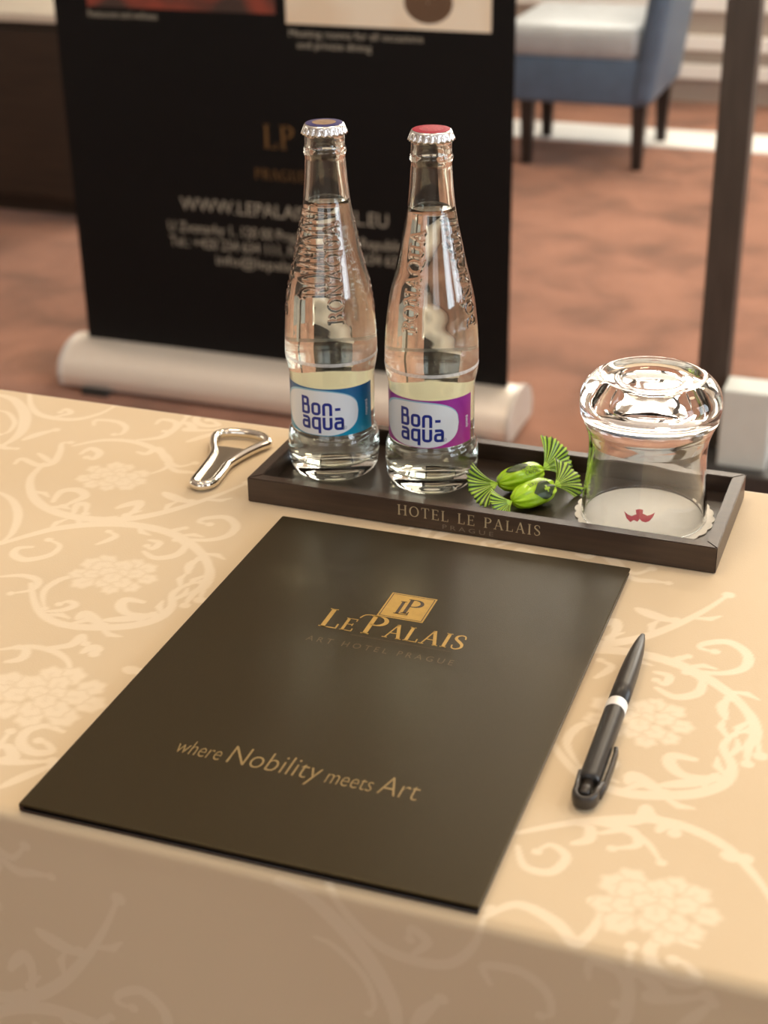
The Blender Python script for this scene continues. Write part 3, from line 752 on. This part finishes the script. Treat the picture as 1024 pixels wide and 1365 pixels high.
bm = bmesh.new(); f = bm.faces.new([bm.verts.new(v) for v in V[::-1]]); bmesh.ops.triangulate(bm, faces=[f]); o = bm_obj('emblem', bm, REDI, co_)
TGL = glass_mat('tumbler_glass', (0.99, 0.99, 0.98), 1.5)
outp = smooth_prof([(39.7, 0.4), (38.6, 15), (37.2, 30), (36.6, 45), (37.4, 54), (39.6, 61), (42.0, 67), (43.1, 72), (43.4, 76), (43.0, 81), (41.2, 86), (38, 90), (34.5, 92.8), (31.5, 94.0), (29, 93.6), (24, 92.2), (20, 91.7), (17.5, 90.6), (10, 89.4), (0, 89.0)], 4)
inp = smooth_prof([(0, 78.0), (14, 77.8), (26, 77.0), (33, 75.2), (37, 72.2), (38.8, 68.5), (38.4, 64), (36.6, 59), (35.2, 53), (34.4, 45), (35.0, 30), (36.4, 15), (37.5, 0.4)], 5)
prof = inp + [(37.9, 0.0), (39.3, 0.0)] + outp
V, F = lathe([(max(0, r), z) for r, z in prof], 128)
tg = mesh_obj('tumbler', [(x / 1000, y / 1000, z / 1000) for x, y, z in V], F, TGL, None, True, loc=(TC.x - 0.0005, TC.y, TZ + 0.0008))
tag(tg, 'clear glass tumbler standing upside down on the white coaster', 'glass')

# ================================================================== SWEETS
GREEN = mat('sweet_wrapper', (0.41, 0.70, 0.015), 0.24, 0.12, 120, 0.25, 350, spec=0.5)
GREEN2 = mat('sweet_fan', (0.40, 0.64, 0.05), 0.35, 0.10, 200, spec=0.5)
DKG = mat('sweet_stripe', (0.025, 0.055, 0.008), 0.4, 0.1, 200)
def fan(name, parent, root, dirx, length, spread, roll, tilt, seed):
    """a twisted wrapper end: pleats spreading from the pinch, printed with fine stripes"""
    r_ = random.Random(seed); NA, NR = 52, 8
    V, F, MI = [], [], []
    for j in range(NR + 1):
        t_ = j / NR; rr_ = 0.0012 + length * t_
        for i in range(NA + 1):
            u = i / NA * 2 - 1
            a = u * spread * (0.35 + 0.65 * t_ ** .6)
            pl = math.sin(i * 2 * PI / 13 + seed) * 0.0009 * t_ + 0.0025 * t_ * math.sin(u * 2.3 + seed)
            edge = rr_ * (1 + 0.03 * math.sin(i * 1.7 + seed) * t_)
            v = Vector((dirx * edge * math.cos(a), pl, edge * math.sin(a)))
            v = Matrix.Rotation(roll, 3, 'X') @ (Matrix.Rotation(tilt * -dirx, 3, 'Y') @ v)
            V.append(tuple(Vector(root) + v))
    for j in range(NR):
        for i in range(NA):
            F.append((j * (NA + 1) + i, j * (NA + 1) + i + 1, (j + 1) * (NA + 1) + i + 1, (j + 1) * (NA + 1) + i))
            MI.append(1 if (i % 4 in (1, 2)) and j >= 2 else 0)
    o = mesh_obj(name, V, F, [GREEN2, DKG], parent, True); o.data.polygons.foreach_set('material_index', MI)
    sd = o.modifiers.new('thickness', 'SOLIDIFY'); sd.thickness = 0.00012
    return o
def sweet(label, pl, pr, zc, hl, hr, seed, roll_l, roll_r, print_fn, tl=0.0, tr_=0.0):
    a, b = at(*pl, TZ + zc), at(*pr, TZ + zc); mid = (a + b) / 2; d = b - a; L_ = d.length
    s = thing('wrapped_sweet', label, 'sweet', (mid.x, mid.y, TZ), math.atan2(d.y, d.x), 'wrapped sweets on the tray')
    hw = L_ / 2 - 0.0005; rr_ = 0.0083
    NU, NV = 36, 64; V, F = [], []
    def body(u, v, off=0.0):
        x = -1 + 2 * u; env = (1 - abs(x) ** 2.3) ** 0.62 if abs(x) < 1 else 0
        ang = 2 * PI * v
        q = 1 + 0.05 * math.cos(3 * ang + seed) + (0.13 * math.sin(9 * ang + 2.5 * x + seed) + 0.05 * math.sin(17 * ang - 3 * x)) * (abs(x) ** 1.6 + .10)
        r_ = (0.0016 + (rr_ - 0.0016) * env) * q + off
        return (x * hw, r_ * math.cos(ang) * 1.05, max(0.0003, zc + r_ * math.sin(ang)))
    for i in range(NU + 1):
        for j in range(NV): V.append(body(i / NU, j / NV))
    for i in range(NU):
        for j in range(NV):
            j2 = (j + 1) % NV; F.append((i * NV + j, i * NV + j2, (i + 1) * NV + j2, (i + 1) * NV + j)[::-1])
    F += [tuple(range(NV))[::1], tuple(range(NU * NV, NU * NV + NV))[::-1]]
    bo = mesh_obj('sweet_body', V, F, GREEN, s, True)
    fan('twisted_end', s, (-hw + .0006, 0, zc), -1, hl, rad(52), roll_l, tl, seed)
    fan('twisted_end', s, (hw - .0006, 0, zc), 1, hr, rad(52), roll_r, tr_, seed + 3)
    print_fn(bo, body, hw)
    return s
def wrap_print(body, hw, x0, v0, off=0.0006):
    """flat letters (metres) onto the wrapper: x along the sweet, y round it"""
    return lambda x, y: body(0.5 + (x0 + x) / (2 * hw), v0 - y / (2 * PI * 0.0078), off)
def print_back(bo, body, hw):
    f = wrap_print(body, hw, -0.003, 0.355); flat('lettering', font_flat('MENTHOL', 0.012, 0.0026), DKG, bo, lambda x, y: f(x, y))
    f = wrap_print(body, hw, -0.001, 0.415); flat('lettering', font_flat('CANDIES', 0.012, 0.0026), DKG, bo, lambda x, y: f(x, y))
    V, F = grid_patch(lambda u, v: body(0.38 + (u - .5) * .50, 0.275 + (v - .5) * .12 * math.sin(PI * min(1, max(0, u))) ** .7, .00025), 16, 4)
    mesh_obj('printed_leaf', V, F, DKG, bo)
def print_front(bo, body, hw):
    V, F = grid_patch(lambda u, v: body(0.62 + (u - .5) * .56, 0.405 + (v - .5) * -.24 * math.sin(PI * min(1, max(0, u))), .00045), 18, 8)
    lf = mesh_obj('printed_leaf', V, F, DKG, bo)
    f = wrap_print(body, hw, 0.0052, 0.400, .0008)
    V, F = ribbon([([(-.0022, 0), (.0022, 0)], [.0014] * 2), ([(0, -.0022), (0, .0022)], [.0014] * 2)], .0008)
    mesh_obj('printed_cross', [f(x, y) for x, y in V], F, GREEN2, lf)
    f2 = wrap_print(body, hw, -0.006, 0.315); flat('lettering', font_flat('EUKALYPTUS', 0.015, 0.0026), DKG, bo, lambda x, y: f2(x, y))
sweet('lime green wrapped sweet lying against the purple labelled bottle', (664, 644), (724, 627), 0.0088, 0.021, 0.023, 1.0, rad(-38), rad(-35), print_back, 0.0, 0.35)
sweet('lime green wrapped sweet printed with a cross, lying nearest the tray lettering', (683, 668), (739, 648), 0.0086, 0.015, 0.020, 2.3, rad(-62), rad(-38), print_front, 0.0, 0.1)

# ================================================================== BOTTLE OPENER
CHROME = mat('chrome', (0.78, 0.74, 0.66), 0.12, 0.05, 60, metal=1.0)
def O2(x, y, z=0.004): p = at(230 + x / 6.827, 550 + y / 6.827, TOP + z); return (p.x, p.y)
OUTL = [(192, 628), (250, 552), (335, 440), (378, 360), (372, 285), (388, 218), (445, 186), (545, 178), (690, 188), (805, 214), (858, 248), (868, 278), (800, 305), (700, 350), (600, 405), (505, 470), (435, 560), (370, 632), (280, 662), (215, 655)]
op0 = O2(400, 450)
op = thing('bottle_opener', 'chrome bottle opener with a wide open head, lying beside the tray', 'bottle opener', (op0[0], op0[1], TOP))
P = [O2(x, y) for x, y in OUTL]; P = [(x - op0[0], y - op0[1]) for x, y in P]
sp = smooth_prof(P[-2:] + P + P[:3], 5)[10:10 + 5 * len(P)]
V, F = [], []; N = len(sp); M = 12
for i in range(N):
    a, b = Vector(sp[i - 1]), Vector(sp[(i + 1) % N]); d = (b - a).normalized(); nr = Vector((d.y, -d.x))
    for k in range(M):
        an_ = 2 * PI * k / M; V.append((sp[i][0] + nr.x * .0030 * math.cos(an_), sp[i][1] + nr.y * .0030 * math.cos(an_), .0036 + .0034 * math.sin(an_)))
F = [(i * M + k, i * M + (k + 1) % M, ((i + 1) % N) * M + (k + 1) % M, ((i + 1) % N) * M + k) for i in range(N) for k in range(M)]
bm = bmesh.new(); vs = [bm.verts.new(v) for v in V]; [bm.faces.new([vs[i] for i in f]) for f in F]
bm_obj('rail', bm, CHROME, op, True)
PLATE = [(215, 640), (262, 560), (345, 445), (390, 365), (405, 300), (480, 305), (580, 318), (690, 335), (600, 395), (500, 465), (430, 555), (350, 635), (280, 652)]
bm = bmesh.new(); vs = [bm.verts.new((O2(x, y)[0] - op0[0], O2(x, y)[1] - op0[1], .0022)) for x, y in PLATE]; f = bm.faces.new(vs)
r = bmesh.ops.extrude_face_region(bm, geom=[f])
for v in r['geom']:
    if isinstance(v, bmesh.types.BMVert): v.co.z = .0038
bm_obj('web_plate', bm, mat('chrome_recess', (0.55, 0.50, 0.42), 0.25, 0.05, 60, metal=1.0), op)

# ================================================================== PEN
pa, pb = at(777, 1064, TOP + .0056), at(857, 847, TOP + .0056)
d = pb - pa; PL = d.length
pen = thing('ballpoint_pen', 'black retractable ballpoint pen with a white ring, beside the folder', 'pen', (pa.x, pa.y, TOP), math.atan2(d.y, d.x))
PBLK = mat('pen_black', (0.022, 0.019, 0.016), 0.36, 0.1, 200, spec=0.5)
PBLK2 = mat('pen_clip', (0.030, 0.024, 0.019), 0.32, 0.1, 200, spec=0.5)
PWHT = mat('pen_ring', (0.86, 0.84, 0.80), 0.3, 0.02, 200)
RP = 0.0056
def turned(name, prof, m_, n=40):
    """lathe along the pen's length: prof of (x, r)"""
    V, F = lathe([(r, x) for x, r in prof], n)
    bm = bmesh.new(); vs = [bm.verts.new((z, y, x + RP)) for x, y, z in V]
    for f in F: bm.faces.new([vs[i] for i in f])
    return bm_obj(name, bm, m_, pen, True)
s = PL / 0.150
turned('lower_barrel', [(0.0795 * s, 0), (0.0795 * s, .0053), (.095 * s, .0053), (.110 * s, .0051), (.122 * s, .0046), (.132 * s, .0039), (.140 * s, .0030), (.1465 * s, .0020), (.1485 * s, .0015), (.150 * s, .0013), (.150 * s, 0)], PBLK)
turned('ring', [(0.0725 * s, 0), (.0725 * s, .0055), (.073 * s, .0056), (.0795 * s, .0056), (.080 * s, .0055), (.080 * s, 0)], PWHT)
turned('upper_barrel', [(0.0125 * s, 0), (.0125 * s, .0046), (.0132 * s, .0051), (.015 * s, .0053), (.0725 * s, .0054), (.073 * s, .0054), (.073 * s, 0)], PBLK)
turned('push_button', [(0.0015 * s, 0), (0.0015 * s, .0022), (.0022 * s, .0028), (.013 * s, .0028), (.0131 * s, 0)], PBLK2)
# end loop that carries the clip: a half ring round the button, then the clip along the barrel's side
def tube_path(name, pts, wy, wz, m_):
    V, F = [], []; M = 12; n = len(pts)
    for i in range(n):
        a, b = Vector(pts[max(0, i - 1)]), Vector(pts[min(n - 1, i + 1)]); dd = (b - a).normalized()
        side = dd.cross(Vector((0, 0, 1))).normalized(); upv = side.cross(dd)
        for k in range(M):
            an_ = 2 * PI * k / M; ca, sa = math.cos(an_), math.sin(an_)
            ca = math.copysign(abs(ca) ** .6, ca); sa = math.copysign(abs(sa) ** .6, sa)
            V.append(tuple(Vector(pts[i]) + side * wy * ca + upv * wz * sa))
    F = [(i * M + k, i * M + (k + 1) % M, (i + 1) * M + (k + 1) % M, (i + 1) * M + k) for i in range(n - 1) for k in range(M)]
    F += [tuple(range(M)), tuple(range((n - 1) * M, n * M))]
    bm = bmesh.new(); vs = [bm.verts.new(v) for v in V]; [bm.faces.new([vs[i] for i in f]) for f in F]
    return bm_obj(name, bm, m_, pen, True)
loop = [(.018 * s, .0049, .0048)] + [(.004 * s + .0062 * math.cos(a), .0049 * math.sin(a) - .0005, .0046) for a in [rad(q) for q in range(75, 290, 15)]] + [(.012 * s, -.0066, .0046)]
tube_path('end_loop', loop, .0016, .0036, PBLK2)
tube_path('clip', [(.006 * s, -.0066, .0040), (.014 * s, -.0076, .0042), (.028 * s, -.0078, .0044), (.040 * s, -.0076, .0046), (.0425 * s, -.0070, .0048)], .0012, .0024, PBLK2)

# ================================================================== BANNER STAND
BY = 2.655
bn = thing('banner_stand', 'black roll-up banner with white contact lines on a silver floor base', 'banner', (-1.195, BY, 0))
def bx_(x): return x + 1.195
BLK = mat('banner_black', (0.004, 0.004, 0.0045), 0.55, 0.1, 30, spec=0.2)
gp = box('graphic_panel', -0.452, 0.452, -0.001, 0.001, 0.075, 2.06, BLK, bn)
BTXT = mat('banner_text', (0.36, 0.34, 0.28), 0.6, 0.03, 30); BGLD = mat('banner_gold', (0.16, 0.085, 0.025), 0.5, 0.1, 30)
onb = lambda x0, z0: (lambda x, y: (x0 + x, -0.0016, z0 + y))
for txt, wd, hh, z in (('WWW.LEPALAISHOTEL.EU', 0.43, 0.026, 0.382), ('U Zvonarky 1, 120 00 Prague 2, Czech Republic', 0.49, 0.021, 0.338),
                       ('Tel.: +420 234 634 111, Fax: +420 234 634 635', 0.488, 0.021, 0.308), ('info@lepalaishotel.eu', 0.29, 0.020, 0.278)):
    flat('lettering', font_flat(txt, wd, hh, True), BTXT, gp, onb(0, z))
s_, ln = layout('LP', SERIF, 0.045, 0.1); flat('lettering', ribbon(s_), BGLD, gp, onb(-ln / 2, 0.514))
s_, ln = layout('PRAGUE', SERIF, 0.020, 0.1); k_ = .105 / ln; flat('lettering', ribbon([([(x * k_, y) for x, y in p], w_) for p, w_ in s_]), BGLD, gp, onb(-.0525, 0.455))
def photo_mat(name, c0, c1, scale):
    mt, nt, b = nodes_of(name); setin(b, rough=0.5); L = nt.links
    tcn = nt.nodes.new('ShaderNodeTexCoord'); n = nt.nodes.new('ShaderNodeTexNoise'); n.inputs['Scale'].default_value = scale; n.inputs['Detail'].default_value = 1
    L.new(tcn.outputs['Object'], n.inputs['Vector']); r = nt.nodes.new('ShaderNodeValToRGB')
    r.color_ramp.elements[0].position = .45; r.color_ramp.elements[1].position = .58
    r.color_ramp.elements[0].color = (*c0, 1); r.color_ramp.elements[1].color = (*c1, 1)
    L.new(n.outputs['Fac'], r.inputs['Fac']); L.new(r.outputs['Color'], b.inputs['Base Color']); return mt
PH1 = photo_mat('dark_red_photo', (0.05, 0.03, 0.025), (0.25, 0.05, 0.03), 9)
PH2 = photo_mat('cream_photo', (0.78, 0.66, 0.50), (0.84, 0.76, 0.62), 7)
box('picture', bx_(-1.575), bx_(-1.190), -0.0018, -0.0008, 0.757, 1.02, PH1, gp)
pc = box('picture', bx_(-1.170), bx_(-0.786), -0.0018, -0.0008, 0.742, 1.02, PH2, gp)
box('picture', bx_(-1.575), bx_(-0.786), -0.0018, -0.0008, 1.10, 1.60, PH2, gp)
V, F = lathe([(0.001, 0), (0.035, 0.0), (0.045, 0.0)], 20)
mesh_obj('pictured_lamp', [(bx_(-0.90) + x, -0.0020, 0.788 + y * .8) for x, y, z in V], F, mat('photo_brown', (0.12, 0.07, 0.04), .5), pc)
for txt, x0, x1, z in (('Restaurant and wellness', -1.575, -1.43, 0.738), ('Meeting rooms for all occasions', -1.165, -0.91, 0.720), ('and private dining', -1.150, -1.007, 0.700)):
    flat('lettering', font_flat(txt, x1 - x0, 0.013), BTXT, gp, onb(bx_(x0), z))
SILV = mat('brushed_silver', (0.92, 0.85, 0.76), 0.38, 0.05, 60, stretch=(1, 40, 40), metal=0.4)
prof = smooth_prof([(-0.075, .012), (-0.080, .035), (-0.070, .062), (-0.045, .082), (-0.010, .092), (.030, .088), (.062, .070), (.078, .040), (.075, .012)], 4)
V = [(x, y, z) for x in (-0.480, 0.472) for y, z in prof]; n = len(prof)
F = [(i, i + 1, n + i + 1, n + i) for i in range(n - 1)] + [(n - 1, 0, n, 2 * n - 1), tuple(range(n))[::-1], tuple(range(n, 2 * n))]
bm = bmesh.new(); vs = [bm.verts.new(v) for v in V]; [bm.faces.new([vs[i] for i in f]) for f in F]; bo = bm_obj('base_cassette', bm, SILV, bn)
CAPS = mat('end_cap_grey', (0.62, 0.58, 0.54), 0.35, 0.04, 40)
for x0, x1 in ((-0.486, -0.478), (0.470, 0.480)):
    V = [(x, y * 1.03, z * 1.03 - .0003) for x in (x0, x1) for y, z in prof]
    bm = bmesh.new(); vs = [bm.verts.new(v) for v in V]; [bm.faces.new([vs[i] for i in f]) for f in F]; bm_obj('end_cap', bm, CAPS, bn)
for x in (-0.40, 0.40): box('foot', x - .03, x + .03, -0.09, 0.09, 0, 0.0135, mat('foot_black', (0.02, 0.02, 0.02), .5), bn, 0.003)
box('top_rail', -0.456, 0.456, -0.012, 0.012, 2.05, 2.085, SILV, bn, 0.004)
box('pole', -0.012, 0.012, 0.020, 0.044, 0.07, 2.06, SILV, bn, 0.003)

# ================================================================== ARMCHAIR BEHIND
ch = thing('upholstered_chair', 'blue grey upholstered chair with dark legs, side on behind the banner', 'chair', (-1.115, 4.90, 0))
BLUE = mat('chair_fabric', (0.088, 0.14, 0.215), 0.42, 0.10, 20, 0.2, 300, spec=0.6)
LEGM = mat('chair_leg_wood', (0.022, 0.016, 0.014), 0.4, 0.2, 20)
def soft_box(name, x0, x1, y0, y1, z0, z1, m_, parent, bev):
    bm = bmesh.new(); add_box(bm, x0, x1, y0, y1, z0, z1, bev, 4); return bm_obj(name, bm, m_, parent, True)
soft_box('seat_base', -0.24, 0.20, -0.23, 0.23, 0.195, 0.335, BLUE, ch, 0.015)
soft_box('seat_cushion', -0.245, 0.19, -0.235, 0.235, 0.325, 0.425, mat('cushion_lit_fabric', (0.42, 0.45, 0.47), 0.4, 0.08, 20, 0.2, 300), ch, 0.035)  # cushion coloured pale to imitate window light on the blue seat
bm = bmesh.new(); add_box(bm, 0.165, 0.235, -0.24, 0.24, 0.20, 0.88, 0.028, 4)
for v in bm.verts: v.co.x += max(0, v.co.z - 0.35) * 0.16
bm_obj('backrest', bm, BLUE, ch, True)
for x, y in ((-0.155, -0.20), (0.190, -0.19), (-0.185, 0.16), (0.19, 0.19)):
    bm = bmesh.new(); add_box(bm, x - .022, x + .022, y - .022, y + .022, 0, 0.20, 0.004)
    for v in bm.verts:
        if v.co.z < .1: v.co.x = x + (v.co.x - x) * .7; v.co.y = y + (v.co.y - y) * .7
    bm_obj('leg', bm, LEGM, ch)

# ================================================================== POST STAND AND BOX
ps = thing('post_stand', 'dark square post on a low plinth with a pale box, beside the banner', 'stand', (-0.35, 2.587, 0))
DKW = mat('post_dark_wood', (0.050, 0.040, 0.034), 0.42, 0.2, 10, stretch=(8, 8, 1))
box('plinth', -0.16, 0.32, -0.13, 0.15, 0, 0.066, mat('plate_dark', (0.035, 0.033, 0.032), .45, .1, 20), ps, 0.004)
box('post', -0.026, 0.027, -0.027, 0.027, 0.064, 1.75, DKW, ps, 0.003)
box('post_cap', -0.034, 0.035, -0.035, 0.035, 1.745, 1.77, DKW, ps, 0.004)
CARD = mat('pale_panel', (0.60, 0.64, 0.62), 0.6, 0.03, 20)
box('socket_box', 0.030, 0.113, -0.10, -0.03, 0.064, 0.205, CARD, ps, 0.003)

# ================================================================== SIDEBOARD
sb = thing('low_sideboard', 'low dark brown sideboard with a pale stone top, behind the banner', 'sideboard', (-2.95, 3.72, 0))
SBM = mat('sideboard_wood', (0.030, 0.017, 0.010), 0.5, 0.3, 6, stretch=(1, 1, 8))
box('body', -0.70, 0.78, 0.0, 0.45, 0.04, 0.535, SBM, sb, 0.003)
box('plinth', -0.66, 0.74, 0.03, 0.42, 0, 0.042, SBM, sb)
box('stone_top', -0.72, 0.80, -0.02, 0.47, 0.533, 0.556, mat('cream_stone', (0.74, 0.68, 0.58), 0.35, 0.08, 6), sb, 0.003)
for i in range(3):
    x0 = -0.69 + i * 0.488
    dr = box('door', x0 + .005, x0 + .478, -0.018, 0.001, 0.06, 0.515, SBM, sb, 0.003)
    bm = bmesh.new(); add_box(bm, x0 + .42, x0 + .43, -0.034, -0.017, 0.25, 0.37, 0.003); bm_obj('handle', bm, mat('handle_metal', (.2, .17, .13), .35, metal=.8), dr)
